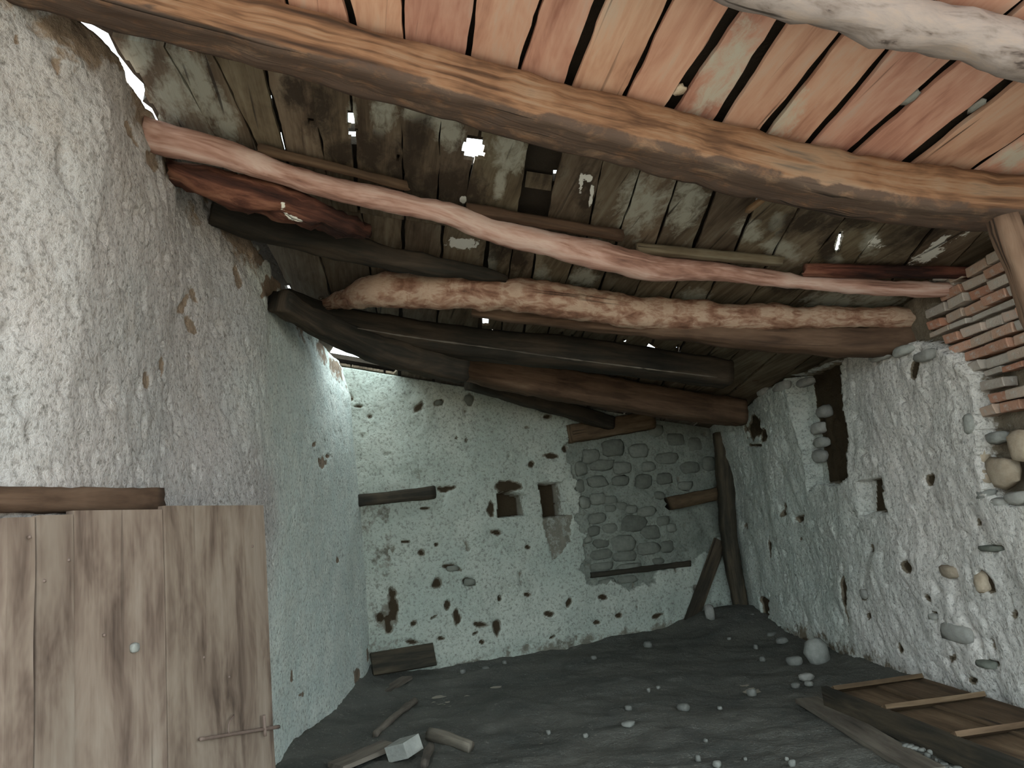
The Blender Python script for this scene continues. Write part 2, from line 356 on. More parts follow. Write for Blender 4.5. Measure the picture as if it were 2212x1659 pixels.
def rel_left(P):
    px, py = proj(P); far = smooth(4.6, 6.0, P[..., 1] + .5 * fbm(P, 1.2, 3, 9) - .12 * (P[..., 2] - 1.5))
    d = .04 * fbm(P, .8, 2, 1) + .010 * fbm(P, 3, 2, 4)
    sk = P * np.array([1, .8, .8]); sk = sk + np.stack([0 * px, 0 * px, P[..., 1] * .5], -1)
    lump = .0055 * fbm(sk, 15, 3, 2) + .0035 * fbm(sk, 38, 2, 6)
    hole = -np.clip(vn(sk, 21, 33) - .45, 0, 1) * .05 - np.clip(vn(sk, 34, 37) - .5, 0, 1) * .03
    d = d + (lump + hole) * (1 - .62 * far)
    g, m = ell(px, py, LPITS, P); g = g * .5; m = m * .75
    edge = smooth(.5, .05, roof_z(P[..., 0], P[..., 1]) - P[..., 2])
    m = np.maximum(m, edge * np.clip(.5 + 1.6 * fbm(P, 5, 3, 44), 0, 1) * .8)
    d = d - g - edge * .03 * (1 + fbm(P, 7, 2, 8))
    return d, {'expo_shade': m, 'far': far}
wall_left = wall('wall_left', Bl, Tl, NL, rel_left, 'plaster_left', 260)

# ---- wall_back
sx = np.arange(-.35, np.linalg.norm(RB - LB) + .4, .016); dB = unit(RB - LB)
Bb = LB[None] + sx[:, None] * dB; Bb[:, 2] = -.12
NB = -BWN[0] if BWN[0][1] > 0 else BWN[0]
Tb = Bb.copy(); Tb[:, 2] = roof_z(Tb[:, 0], Tb[:, 1], -.02)
BPITS = [(946, 1259, 11, 12, 0, .04), (1015, 1257, 18, 10, 0, .04), (978, 1226, 20, 9, 15, .035), (913, 1194, 7, 8, 0, .03), (877, 1170, 13, 4, 0, .03), (1011, 863, 13, 13, 0, .02), (946, 870, 12, 8, -20, .02),
         (1185, 899, 10, 6, 0, .04), (1156, 877, 10, 7, 0, .02), (1152, 1002, 7, 8, 0, .03), (966, 1055, 20, 8, -3, .02), (920, 1098, 12, 5, 0, .025), (1072, 1150, 14, 6, 10, .03), (944, 1176, 5, 5, 0, .02), (1143, 1183, 7, 6, 20, .03),
         (968, 1308, 8, 14, 20, .03), (1228, 1300, 6, 14, 20, .03), (1185, 1326, 12, 8, 0, .02), (1141, 1284, 10, 6, 0, .02), (1080, 1293, 5, 7, 0, .03), (1037, 1349, 18, 6, 5, .03), (1075, 1352, 9, 20, 0, .03), (953, 1379, 9, 5, 0, .03),
         (894, 1347, 10, 7, -20, .02), (822, 1332, 10, 18, 0, .03), (939, 1332, 12, 3, -30, .02), (1041, 1387, 7, 5, 0, .02), (1027, 1368, 9, 4, -30, .02), (1193, 1376, 7, 3, -30, .02), (891, 1387, 18, 6, 0, .03), (840, 1350, 10, 24, 0, .02),
         (988, 1330, 9, 24, 0, .012), (760, 860, 5, 6, 0, .02), (775, 878, 10, 3, 0, .03), (800, 900, 6, 4, 0, .02), (850, 1310, 12, 40, 0, .012), (1062, 1100, 9, 22, 0, .02), (1098, 1050, 34, 14, 0, .015), (988, 945, 3, 4, 0, .03), (1008, 950, 3, 5, 0, .03),
         (1205, 1060, 12, 6, 0, .02), (1190, 985, 22, 8, 0, .01), (905, 880, 10, 14, 30, .012), (1305, 1290, 12, 7, 0, .02), (1290, 1345, 9, 5, 0, .02), (1335, 1330, 10, 7, -20, .02), (1222, 970, 8, 10, 0, .03), (1420, 1330, 14, 5, -20, .012)]
MASON = [(1228, 945), (1300, 935), (1395, 905), (1480, 900), (1570, 905), (1590, 1060), (1585, 1150), (1535, 1180), (1490, 1214), (1420, 1240), (1375, 1275), (1320, 1262), (1270, 1262), (1262, 1230), (1256, 1195), (1262, 1160), (1250, 1120), (1258, 1080), (1240, 1040), (1236, 1000)]
def rel_back(P):
    px, py = proj(P); d = .03 * fbm(P, .8, 2, 21) + .012 * fbm(P, 4, 3, 22) + .005 * fbm(P, 17, 2, 23)
    wob = fbm(P, 7, 3, 24)
    g, m = ell(px, py, BPITS, P)
    rp = np.clip(vn(P, 9, 29) - .62, 0, 1) * .1; m = np.maximum(m, np.clip(rp * 22, 0, 1)); d = d - rp
    mas = in_poly(px + wob * 12, py + 12 * fbm(P, 7, 3, 25), MASON).astype(float)
    d = d - g - mas * (.035 + .012 * wob)
    st = in_poly(px + wob * 8, py, [(1168, 1110), (1245, 1112), (1240, 1150), (1215, 1195), (1190, 1212), (1182, 1165)]).astype(float)
    d = d - st * .015; m = np.maximum(m, st * .62)
    m = np.maximum(m, mas * .12)
    for poly in ([(1075, 1066), (1100, 1060), (1138, 1070), (1141, 1112), (1078, 1118)], [(1166, 1043), (1217, 1042), (1226, 1112), (1175, 1118)]):
        q = in_poly(px + wob * 2, py, poly); d = np.where(q, -.34 + .02 * wob, d); m = np.where(q, 1., m)  # niche interiors take the full painted recess shade
    low = in_poly(px + wob * 8, py, [(770, 1080), (845, 1088), (852, 1240), (862, 1420), (790, 1440)]).astype(float)
    m = np.maximum(m, low * (.42 + .25 * wob))
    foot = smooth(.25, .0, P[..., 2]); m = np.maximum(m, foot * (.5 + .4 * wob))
    return d, {'expo_shade': np.clip(m, 0, 1), 'far': mas}
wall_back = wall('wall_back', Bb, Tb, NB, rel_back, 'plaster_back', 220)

# ---- wall_right
yr = np.arange(2.9, RB[1] + .3, .016)
dR = (RB - R2) / (RB[1] - R2[1])
Br = np.stack([RB[0] + dR[0] * (yr - RB[1]), yr, np.full_like(yr, -.12)], -1)
NR = RWN[0] if RWN[0][0] < 0 else -RWN[0]
Tr = Br.copy(); Tr[:, 2] = roof_z(Tr[:, 0], Tr[:, 1], -.02)
RPITS = [(1607, 1136, 6, 9, -20, .04), (1694, 1103, 5, 16, 10, .04), (1723, 1122, 9, 10, 30, .06), (1888, 1182, 6, 10, -30, .03), (1969, 1224, 9, 20, -25, .03), (2127, 1257, 11, 28, -25, .035), (2141, 1184, 22, 9, 0, .03),
         (2024, 1331, 10, 8, 20, .03), (2134, 1390, 5, 14, -10, .04), (2134, 1434, 18, 8, 0, .03), (1726, 1165, 4, 5, 0, .03), (1653, 1312, 7, 30, -12, .05), (1829, 1290, 7, 60, -3, .03), (1665, 1190, 4, 30, -5, .03), (1648, 940, 12, 18, 0, .03),
         (1628, 962, 24, 4, 0, .05), (1625, 925, 18, 30, 0, .025), (2100, 1470, 12, 8, 20, .02), (1873, 1283, 9, 13, -20, .02), (2002, 1037, 9, 14, 0, .02), (2108, 1130, 8, 12, 0, .02), (1975, 800, 10, 26, 10, .02), (1880, 1330, 6, 9, 0, .03), (2010, 1290, 6, 10, -30, .03), (2060, 1420, 7, 10, 20, .02), (1950, 1400, 6, 12, -20, .02), (2180, 1330, 9, 12, 0, .03)]
BRICKZ = [(1998, 630), (2050, 570), (2150, 490), (2260, 400), (2300, 1090), (2150, 1090), (2128, 1060), (2112, 960), (2100, 870), (2090, 805), (2060, 765), (2010, 745), (1990, 715)]
NICHE = [(1700, 815), (1760, 798), (1800, 783), (1808, 850), (1826, 920), (1834, 1030), (1812, 1050), (1770, 1044), (1742, 1058), (1735, 1010), (1722, 940), (1708, 870)]
TOPR = [(1560, 860), (1640, 832), (1700, 812), (1735, 800), (1800, 785), (1822, 760), (1890, 750), (2010, 742), (2010, 600), (1600, 800)]
def rel_right(P):
    px, py = proj(P); wob = fbm(P, 7, 3, 54)
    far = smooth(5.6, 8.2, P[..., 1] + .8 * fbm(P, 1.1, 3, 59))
    d = .05 * fbm(P, .8, 2, 51) + .022 * fbm(P, 3.5, 2, 52) + .006 * fbm(P * [1, 1, .6], 13, 3, 53) + .006 * fbm(P * [1, 1, .7], 34, 2, 56)
    hol = np.clip(vn(P * [1, 1, .7], 18, 58) - .45, 0, 1) * .06; d = d - hol
    g, m = ell(px, py, RPITS, P); d = d - g
    m = np.maximum(m, np.clip(hol * 12, 0, .5))
    bz = in_poly(px + wob * 7, py + wob * 5, BRICKZ); d = np.where(bz, -.15 + .015 * wob, d); m = np.where(bz, .75, m)
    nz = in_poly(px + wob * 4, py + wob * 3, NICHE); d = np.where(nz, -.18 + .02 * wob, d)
    m = np.where(nz, np.where(px > 1716 + (py - 815) * .16 + 6 * wob, 1., 0), m)  # deep part of the niche painted dark, far reveal kept as plaster
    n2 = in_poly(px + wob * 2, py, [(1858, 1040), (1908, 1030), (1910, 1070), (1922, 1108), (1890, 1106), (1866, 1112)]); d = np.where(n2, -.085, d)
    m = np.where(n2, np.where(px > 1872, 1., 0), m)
    tp = in_poly(px + wob * 8, py + wob * 6, TOPR); d = np.where(tp, d - .1, d); m = np.where(tp, .8, m)
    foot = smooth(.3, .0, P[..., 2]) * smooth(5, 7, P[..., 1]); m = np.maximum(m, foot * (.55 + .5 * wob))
    return d, {'expo_shade': np.clip(m, 0, 1), 'far': far}
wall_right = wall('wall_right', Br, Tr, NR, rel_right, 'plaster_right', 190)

# ---- floor
fx, fy = np.arange(-2.6, 3.6, .03), np.concatenate([np.arange(2.8, 4., .05), np.arange(4., 10.6, .03)])
GX, GY = np.meshgrid(fx, fy, indexing='ij'); FP = np.stack([GX, GY, 0 * GX], -1)
def floor_h(x, y):
    P = np.stack([x, y, 0 * x], -1)
    dl = x - (LB[0] + dL[0] * (y - LB[1])); dr = (RB[0] + dR[0] * (y - RB[1])) - x
    db = -(np.stack([x, y], -1) - LB[:2]) @ BWN[0][:2] * np.sign(BWN[0][1])
    h = .035 * fbm(P, 1.2, 3, 61) + .012 * fbm(P, 7, 3, 62)
    h = h + .16 * np.exp(-np.clip(dl, 0, 9) / .22) * (.7 + .5 * vn(P, 2, 63)) * smooth(4.5, 6, y) + .05 * np.exp(-np.clip(db, 0, 9) / .2)
    h = h + .22 * np.exp(-((x - RB[0] + .25) ** 2 + (y - RB[1] + .6) ** 2) / .35) + .05 * np.exp(-np.clip(dr, 0, 9) / .25)
    return h - .02
FP[..., 2] = floor_h(GX, GY)
floor = tag(link('floor', FP.reshape(-1, 3), grid_faces(len(fx), len(fy)), 'earth'), kind='structure')
def ground(px, py):
    P = on_floor(px, py)
    for _ in range(4): P = on_floor(px, py, float(floor_h(np.array([P[0]]), np.array([P[1]]))[0]))
    return P
# yard outside, unseen; pale ground run in to the floor to bounce light
yv = [(-40, -40, -.06), (40, -40, -.06), (40, 50, -.06), (-40, 50, -.06)]
tag(link('yard_ground', yv, [[0, 1, 2, 3]], 'yard'), kind='structure')

# ---- roof: earth covering pierced by holes, boards below it as single parts
HOLES = [[(752, 238), (765, 238), (767, 272), (752, 272)], [(748, 278), (772, 278), (770, 300), (750, 300)], [(1008, 292), (1042, 296), (1047, 345), (998, 345), (1002, 315)],
         [(579, 200), (587, 200), (590, 218), (583, 218)], [(603, 280), (609, 280), (620, 328), (611, 328)], [(1632, 410), (1648, 408), (1646, 432), (1634, 434)], [(1196, 362), (1206, 362), (1204, 380), (1196, 380)],
         [(858, 596), (872, 586), (892, 584), (884, 598)], [(910, 600), (930, 596), (932, 604), (912, 606)], [(940, 596), (955, 574), (992, 576), (990, 604)], [(1052, 612), (1056, 594), (1096, 604), (1094, 614)],
         [(1042, 682), (1056, 680), (1057, 703), (1043, 703)], [(1390, 756), (1402, 738), (1422, 752), (1418, 760)], [(664, 256), (676, 255), (677, 270), (665, 270)], [(855, 334), (866, 336), (864, 350), (855, 348)],
         [(616, 612), (626, 612), (642, 646), (630, 650)], [(668, 640), (680, 648), (678, 656), (668, 650)], [(688, 640), (700, 640), (700, 650), (688, 650)], [(672, 655), (682, 655), (700, 682), (692, 684)],
         [(1210, 718), (1216, 716), (1214, 726), (1209, 726)], [(1232, 724), (1239, 722), (1237, 731), (1231, 731)], [(1345, 735), (1352, 730), (1352, 742), (1345, 744)], [(1460, 746), (1467, 744), (1466, 754), (1459, 756)],
         [(1800, 548), (1812, 500), (1822, 500), (1812, 545)]]
def cover_hole(h, grow):
    q = np.array([uv_of(on_roof(x, y, .10)) for x, y in h]); c = q.mean(0); e = q - c; L = np.linalg.norm(e, axis=1, keepdims=True)
    return [tuple(p) for p in c + e * (1 + grow / np.maximum(L, 1e-4))]
HUV = [cover_hole(h, .014) for h in HOLES]
# open gap along the left wall top and the open corner over the back wall
GAP = [(120, 10), (205, 45), (236, 62), (256, 105), (275, 130), (290, 150), (312, 172), (318, 200), (310, 210), (330, 225), (345, 255), (335, 300), (240, 262), (130, 130)]
GUV = [uv_of(on_roof(x, y, .10)) for x, y in GAP]
c0 = LB - dB * .30; c1 = LB + dB * .46; c2 = c1 + NB * 1.25; c3 = c0 + NB * 1.25
CUV = [uv_of(np.array([p[0], p[1], roof_z(p[0], p[1])])) for p in (c0 - NB * .02, c1 - NB * .02, c2, c3)]
ua, va = uv_of(np.array([-2.3, 0, 0])); 
V0 = float(uv_of(np.array([0., .4, roof_z(0, .4)]))[1]); V1 = float(uv_of(np.array([0, 10.9, roof_z(0, 10.9)]))[1])
U_L, U_R = -1.6, 6.2
def fill_slab(name, loops, off, th, mat):
    bm = bmesh.new(); es = []
    for lp in loops:
        vv = [bm.verts.new(tuple(from_uv(u, v_, off))) for u, v_ in lp]
        for i in range(len(vv)): es.append(bm.edges.new((vv[i], vv[(i + 1) % len(vv)])))
    bmesh.ops.triangle_fill(bm, use_beauty=True, use_dissolve=False, edges=es)
    r = bmesh.ops.extrude_face_region(bm, geom=bm.faces[:])
    bmesh.ops.translate(bm, verts=[q for q in r['geom'] if isinstance(q, bmesh.types.BMVert)], vec=tuple(RN * th))
    bmesh.ops.recalc_face_normals(bm, faces=bm.faces[:])
    me = bpy.data.meshes.new(name); bm.to_mesh(me); bm.free(); me.materials.append(M[mat])
    o = bpy.data.objects.new(name, me); COL.objects.link(o); return o
outer = [(U_L, V0), (U_R, V0), (U_R, V1), (U_L, V1)]
ceiling = tag(fill_slab('ceiling', [outer, GUV, CUV] + HUV, .075, .05, 'cover'), kind='structure')

STAIN = {'pale': [(930, 245, 60, 28, 15), (970, 280, 40, 30, 60), (420, 180, 40, 90, -28), (480, 250, 26, 60, -25), (370, 210, 40, 50, -20), (290, 120, 40, 50, 0), (1100, 330, 40, 40, 0), (830, 240, 26, 46, 10), (1380, 440, 40, 70, 18), (1480, 440, 40, 60, 20),
                  (1880, 525, 22, 30, 25), (1800, 560, 20, 12, 0), (1890, 650, 60, 22, 0), (1800, 650, 60, 20, 0), (1620, 500, 30, 24, 20), (1080, 400, 12, 34, 10), (1560, 160, 45, 130, 32), (2190, 340, 50, 30, -20), (1700, 250, 30, 70, 40), (1680, 480, 16, 24, 20), (2070, 640, 40, 20, 0),
                  (1260, 600, 30, 20, 0), (1500, 640, 30, 16, 0), (760, 250, 12, 30, 0), (1060, 560, 14, 26, 0), (1170, 590, 16, 24, 0), (1690, 540, 50, 20, 20), (2160, 480, 30, 40, 0), (1165, 123, 18, 8, 0)],
         'dark': [(870, 370, 40, 60, 0), (960, 400, 60, 40, 0), (900, 300, 22, 70, 20), (1010, 420, 40, 50, 0), (690, 240, 30, 60, 0), (1265, 420, 22, 50, 0), (1740, 480, 70, 26, -8), (1860, 470, 60, 24, -12), (1790, 540, 20, 40, 20), (2000, 500, 50, 26, -20), (1900, 580, 90, 16, 0), (640, 200, 30, 40, 0),
                  (1180, 350, 30, 40, 0), (1155, 440, 28, 24, 0), (1080, 540, 40, 30, 0), (740, 330, 40, 26, 10), (1120, 560, 20, 30, 0), (1330, 580, 30, 18, 0), (1940, 520, 20, 30, 30), (800, 330, 40, 40, 0), (1700, 620, 40, 20, 0)],
         'white': [(1890, 528, 14, 20, 30), (2010, 545, 52, 14, -35), (2060, 510, 32, 10, -35), (1985, 560, 16, 9, 0), (1812, 520, 6, 22, 18), (1950, 545, 8, 5, 0), (1965, 538, 6, 5, 0), (1000, 432, 7, 8, 0), (1255, 400, 5, 26, 5), (1278, 420, 4, 26, 8), (1000, 525, 30, 12, 0), (1270, 385, 10, 8, 0)]}
def plank(lpx, rpx, v0, v1, mat, fine=False, seed=0, off=0., jl=.006):
    (ul0, vl0), (ul1, vl1) = uv_of(on_roof(*lpx[:2])), uv_of(on_roof(*lpx[2:]))
    (ur0, vr0), (ur1, vr1) = uv_of(on_roof(*rpx[:2])), uv_of(on_roof(*rpx[2:]))
    cell = .014 if fine else .05
    nv = max(4, int((v1 - v0) / cell)); wd = abs((ur0 + ur1 - ul0 - ul1) / 2); nu = max(3, int(wd / (cell if fine else .06)))
    v = np.linspace(v0, v1, nv); lu = ul0 + (ul1 - ul0) * (v - vl0) / (vl1 - vl0); ru = ur0 + (ur1 - ur0) * (v - vr0) / (vr1 - vr0)
    ax = np.stack([v, 0 * v + seed * 3.1, 0 * v], -1)
    lu = lu + jl * fbm(ax, 5, 3, seed); ru = ru + jl * fbm(ax, 5, 3, seed + 50); ru = np.maximum(ru, lu + .02)
    t = np.linspace(0, 1, nu); U = lu[None] * (1 - t[:, None]) + ru[None] * t[:, None]; Vv = np.broadcast_to(v, U.shape)
    Pb = from_uv(U, Vv, 0.) + RN * (.012 * vn(np.stack([U, Vv, 0 * U + seed], -1), 1.2, 5) + .003 * random.uniform(-1, 1) + .012 + off)[..., None]
    Pt = Pb + RN * .024
    keep = np.ones((nu - 1, nv - 1), bool)
    cxy = (Pb[:-1, :-1] + Pb[1:, 1:]) / 2; qx, qy = proj(cxy)
    if fine:
        for h in HOLES + [GAP]: keep &= ~in_poly(qx, qy, h)
        qu, qv = uv_of(cxy); keep &= ~in_poly(qu, qv, CUV)
    idx = np.arange(nu * nv).reshape(nu, nv); f = []; tb = nu * nv
    ks = np.argwhere(keep)
    def has(i, j): return 0 <= i < nu - 1 and 0 <= j < nv - 1 and keep[i, j]
    for i, j in ks:
        a, b, c, d = idx[i, j], idx[i + 1, j], idx[i + 1, j + 1], idx[i, j + 1]
        f.append([a, d, c, b]); f.append([a + tb, b + tb, c + tb, d + tb])
        if not has(i - 1, j): f.append([a, a + tb, d + tb, d])
        if not has(i + 1, j): f.append([b, c, c + tb, b + tb])
        if not has(i, j - 1): f.append([a, b, b + tb, a + tb])
        if not has(i, j + 1): f.append([d, d + tb, c + tb, c])
    V = np.concatenate([Pb.reshape(-1, 3), Pt.reshape(-1, 3)]); px, py = proj(V)
    at = {k: blob(px, py, b) for k, b in STAIN.items()}
    uvs = np.stack([np.concatenate([Vv.ravel()] * 2), np.concatenate([U.ravel()] * 2)], -1)
    return link('plank', V, f, mat, ceiling, at, uvs, smooth_=False)
def bay(lines, v0, v1, mat, fine=(), seed=0, skip=(), gapk=1.):
    for i in range(len(lines) - 1):
        if i in skip: continue
        a, b = lines[i], lines[i + 1]; wl, wr = a[4] * gapk / 2, b[4] * gapk / 2
        plank((a[0] + wl, a[1], a[2] + wl, a[3]), (b[0] - wr, b[1], b[2] - wr, b[3]), v0, v1, mat, (i in fine), seed + i)
def vmid(x, y): return float(uv_of(on_roof(x, y))[1])
VA, VC = vmid(1106, 235), vmid(1106, 512)
bay1 = [(330, -60, 362, 15, 6), (470, -40, 492, 30, 6), (606, -40, 624, 30, 8), (742, -20, 765, 80, 16), (868, -10, 871, 60, 5), (1028, -10, 1010, 138, 8), (1172, -8, 1120, 165, 8), (1303, -8, 1225, 195, 19), (1452, -4, 1345, 220, 11), (1602, 4, 1440, 250, 26), (1710, 24, 1545, 275, 20),
        (1830, 62, 1640, 300, 20), (1937, 96, 1752, 310, 15), (2072, 131, 1822, 348, 23), (2205, 165, 1945, 372, 26), (2330, 215, 2060, 402, 6), (2450, 250, 2180, 420, 8), (2600, 280, 2300, 450, 8), (2760, 320, 2420, 470, 8)]
bay(bay1, V0 + .05, VA, 'salmon', seed=100, gapk=1.35)
bay2 = [(222, 58, 330, 250, 4), (331, 66, 456, 285, 4), (450, 105, 541, 292, 4), (565, 135, 616, 332, 9), (668, 160, 700, 350, 2), (755, 182, 768, 372, 8), (865, 208, 872, 405, 4), (955, 230, 945, 425, 2), (1042, 255, 1005, 440, 5), (1148, 290, 1122, 462, 7), (1214, 312, 1180, 472, 7), (1305, 335, 1275, 485, 3),
        (1387, 360, 1340, 500, 5), (1470, 378, 1422, 515, 5), (1552, 395, 1502, 527, 10), (1645, 415, 1588, 545, 7), (1735, 440, 1668, 555, 4), (1838, 458, 1745, 572, 5), (1925, 470, 1835, 585, 3), (2030, 480, 1935, 598, 8), (2130, 500, 2035, 602, 6), (2225, 515, 2130, 620, 9), (2320, 520, 2230, 640, 5)]
bay(bay2, VA + .012, VC, 'weather', fine=(0, 1, 2, 3, 4, 5, 6, 7, 8, 9, 10, 14, 15, 17), seed=200, skip=(9,))
# the rotted-out board between its neighbours: only a short cross piece remains
plank((1148 + 3, 290, 1122 + 3, 462), (1214 - 3, 312, 1180 - 3, 472), vmid(1165, 392), vmid(1160, 418), 'weather', seed=400, off=.01)
plank((1148 + 3, 290, 1122 + 3, 462), (1214 - 3, 312, 1180 - 3, 472), VA + .012, vmid(1180, 318), 'weather', seed=401)
bay3 = [(560, 500, 590, 560, 4), (680, 520, 700, 590, 4), (790, 520, 800, 590, 4), (870, 510, 868, 590, 8), (955, 520, 950, 600, 6), (1052, 535, 1046, 600, 10), (1106, 545, 1098, 605, 4), (1156, 555, 1148, 608, 6), (1240, 566, 1222, 615, 3), (1312, 582, 1294, 630, 5), (1388, 598, 1368, 645, 3), (1462, 612, 1445, 655, 5), (1548, 606, 1522, 656, 5), (1642, 620, 1612, 660, 3),
        (1740, 630, 1705, 662, 3), (1830, 636, 1795, 666, 4), (1922, 640, 1886, 668, 4), (1985, 640, 1950, 668, 5), (2080, 645, 2040, 680, 4), (2190, 650, 2140, 690, 4)]
bay(bay3, VC + .012, V1 - 1.2, 'weather', fine=(0, 1, 2, 3, 4, 5, 6, 8, 9, 10, 11, 12), seed=300)
# ---- right wall's open brickwork, stones of the walls, timbers bedded in the walls
def rw(px, py, out=0.):
    return on_plane(RWN[0], RWN[1] + NR * out, px, py)
ez = np.array([0, 0, 1.]); er = unit([dR[0], 1, 0])
row = 0; z = 1.86
brick_mesh = []
for q in range(4):
    V = box_verts((0, 0, 0), ez, er, NR, .056 + .006 * random.random(), .21, .10, .004)
    me = bpy.data.meshes.new('brick'); me.from_pydata([tuple(p) for p in V], [], BOXF); me.materials.append(M['brick'])
    bm = bmesh.new(); bm.from_mesh(me); bmesh.ops.recalc_face_normals(bm, faces=bm.faces[:]); bmesh.ops.bevel(bm, geom=bm.edges[:], offset=.006, segments=1, affect='EDGES'); bm.to_mesh(me); bm.free()
    brick_mesh.append(me)
while z < 2.95:
    y = 3.45 + (row % 2) * .11 + random.uniform(-.03, .03); thin = row % 5 in (3,)
    while y < 5.4:
        ln = random.choice([1., 1., .62, .8]); cyy = y + .105 * ln
        P = np.array([RB[0] + dR[0] * (cyy - RB[1]), cyy, z + random.uniform(-.006, .006)])
        px, py = proj(P)
        if in_poly(np.array([px - 6]), np.array([py]), BRICKZ)[0] and in_poly(np.array([px + 4]), np.array([py + 12]), BRICKZ)[0] and py < 945 and P[2] < roof_z(P[0], P[1]) - .05 and random.random() > .06:
            o = bpy.data.objects.new('brick', random.choice(brick_mesh)); COL.objects.link(o); o.parent = wall_right
            P = P + NR * (-.105 + random.uniform(-.02, .035) - (.03 if thin else 0)); o.location = P; o.scale = (1, 1, 1)
            sc = Matrix.Diagonal((1, 1, 1, 1))
            o.rotation_euler = (random.uniform(-.03, .03), random.uniform(-.03, .03), random.uniform(-.04, .04))
            o.scale = (1, ln, .6 if thin else 1)
        y += .21 * ln + .016
    z += .058 if thin else .077
    row += 1
def wall_rock(wallo, plane, nrm, px, py, rx, ry, mat, out, seed, rot=0., thick=None, name='stone', sub=2):
    P = on_plane(plane[0], plane[1] + nrm * out, px, py); dpt = np.dot(P - CAM, FW) / FPX
    fs = abs(np.dot(unit(P - CAM), nrm)); sx_ = rx * dpt / max(.5, fs if nrm is not NB else 1.); sz_ = ry * dpt
    o = rock(name, P, (sx_, thick or min(sx_, sz_) * .6, sz_), mat, wallo, seed, math.atan2(-nrm[0], nrm[1]) if nrm is NB else math.atan2(er[1], er[0]), sub=sub)
    return o
# the stones bared beside the two niches (back wall)
BST = [(1325, 968, 24, 15), (1275, 985, 20, 14), (1380, 975, 22, 13), (1300, 1005, 26, 11), (1255, 1012, 14, 14), (1345, 1010, 20, 12), (1390, 1040, 20, 13), (1340, 1038, 18, 10), (1290, 1040, 22, 11), (1292, 1078, 17, 11), (1318, 1080, 14, 8), (1318, 1098, 13, 7), (1342, 1094, 13, 8), (1262, 1085, 12, 12), (1290, 1120, 20, 10), (1362, 1100, 14, 8),
       (1398, 1105, 21, 10), (1368, 1130, 32, 17), (1318, 1142, 18, 10), (1282, 1148, 14, 10), (1347, 1173, 28, 15), (1300, 1172, 20, 10), (1405, 1150, 22, 13), (1298, 1198, 24, 10), (1350, 1202, 28, 10), (1400, 1185, 24, 12), (1300, 1224, 24, 9), (1358, 1225, 26, 7), (1440, 1180, 16, 12), (1430, 1125, 15, 10), (1450, 1140, 12, 8), (1415, 930, 18, 11), (1460, 950, 20, 12), (1440, 990, 24, 12), (1500, 960, 16, 14),
       (1490, 1010, 22, 12), (1435, 1035, 18, 11), (1480, 1050, 16, 9), (1530, 1000, 14, 14), (1310, 1258, 18, 8), (1355, 1252, 22, 7), (1270, 1165, 8, 7), (1420, 1212, 14, 6), (1252, 1050, 9, 12), (1400, 1008, 14, 9), (1425, 1070, 12, 8), (1540, 940, 14, 12)]
for i, (x, y, rx, ry) in enumerate(BST):
    wall_rock(wall_back, BWN, NB, x, y, rx * 1.16, ry * 1.16, 'stone_dark', -.036 + .012 * random.random(), 300 + i, thick=.03)
for i, (x, y, rx, ry) in enumerate([(1011, 863, 13, 13), (1156, 877, 9, 7), (946, 870, 12, 7), (1015, 1257, 14, 8), (978, 1228, 14, 6)]):
    wall_rock(wall_back, BWN, NB, x, y, rx, ry, 'stone_dark', -.025, 360 + i, thick=.03)
# stones of the right wall
RST = [(2166, 1018, 25, 34, 'stone_tan', -.04), (2207, 965, 18, 36, 'stone_tan', -.05), (2112, 985, 17, 24, 'stone_tan', -.05), (2125, 1030, 13, 16, 'stone_tan', -.04), (2155, 945, 17, 14, 'stone_pale', -.05), (2130, 1068, 14, 10, 'stone_pale', -.03), (2200, 1075, 22, 15, 'stone_grey', -.03), (2160, 1085, 18, 10, 'stone_grey', -.04), (2100, 915, 9, 22, 'stone_pale', -.02),
       (1905, 768, 22, 11, 'stone_grey', .02), (1952, 758, 18, 11, 'stone_pale', .02), (2000, 768, 18, 12, 'stone_grey', .02), (1870, 752, 24, 10, 'stone_grey', .01), (1780, 890, 14, 14, 'stone_grey', -.15), (1770, 925, 15, 13, 'stone_grey', -.15), (1776, 955, 14, 12, 'stone_pale', -.15), (1772, 985, 12, 14, 'stone_grey', -.15),
       (1903, 1219, 11, 11, 'stone_grey', -.01), (2053, 1235, 15, 15, 'stone_tan', -.005), (2072, 1368, 26, 22, 'stone_grey', -.005), (1873, 1283, 10, 13, 'stone_grey', -.01), (2127, 1257, 9, 22, 'stone_tan', -.03), (2134, 1434, 15, 8, 'stone_dark', -.02), (2141, 1184, 18, 7, 'stone_dark', -.02), (2024, 1331, 9, 8, 'stone_grey', -.02), (1690, 835, 20, 10, 'stone_grey', .0), (1650, 845, 18, 9, 'stone_grey', 0.), (1740, 825, 18, 10, 'stone_grey', 0.)]
for i, (x, y, rx, ry, mt, out) in enumerate(RST):
    wall_rock(wall_right, RWN, NR, x, y, rx, ry, mt, out, 400 + i, thick=.05)
def bw(px, py, out=0.): return on_plane(BWN[0], BWN[1] + NB * out, px, py)
def wall_beam(name, plane, nrm, a, b, r, mat, out, parent, seed, square=.7, aspect=1.):
    pts = []
    for t in (0, .33, .66, 1):
        P = on_plane(plane[0], plane[1] + nrm * out, a[0] + (b[0] - a[0]) * t, a[1] + (b[1] - a[1]) * t); pts.append((*P, r * np.dot(P - CAM, FW) / FPX))
    return tube(name, pts, mat, up=ez, square=square, parent=parent, seed=seed, rough=.012, nsc=8, seg=16, jag=.02, aspect=aspect)
wall_beam('timber', BWN, NB, (760, 1083), (937, 1064), 13, 'dark', .0, wall_back, 1)
wall_beam('lintel', BWN, NB, (1228, 938), (1405, 908), 20, 'brownbeam', .02, wall_back, 2)
wall_beam('timber', BWN, NB, (1445, 1088), (1590, 1058), 14, 'brownbeam', .05, wall_back, 3)
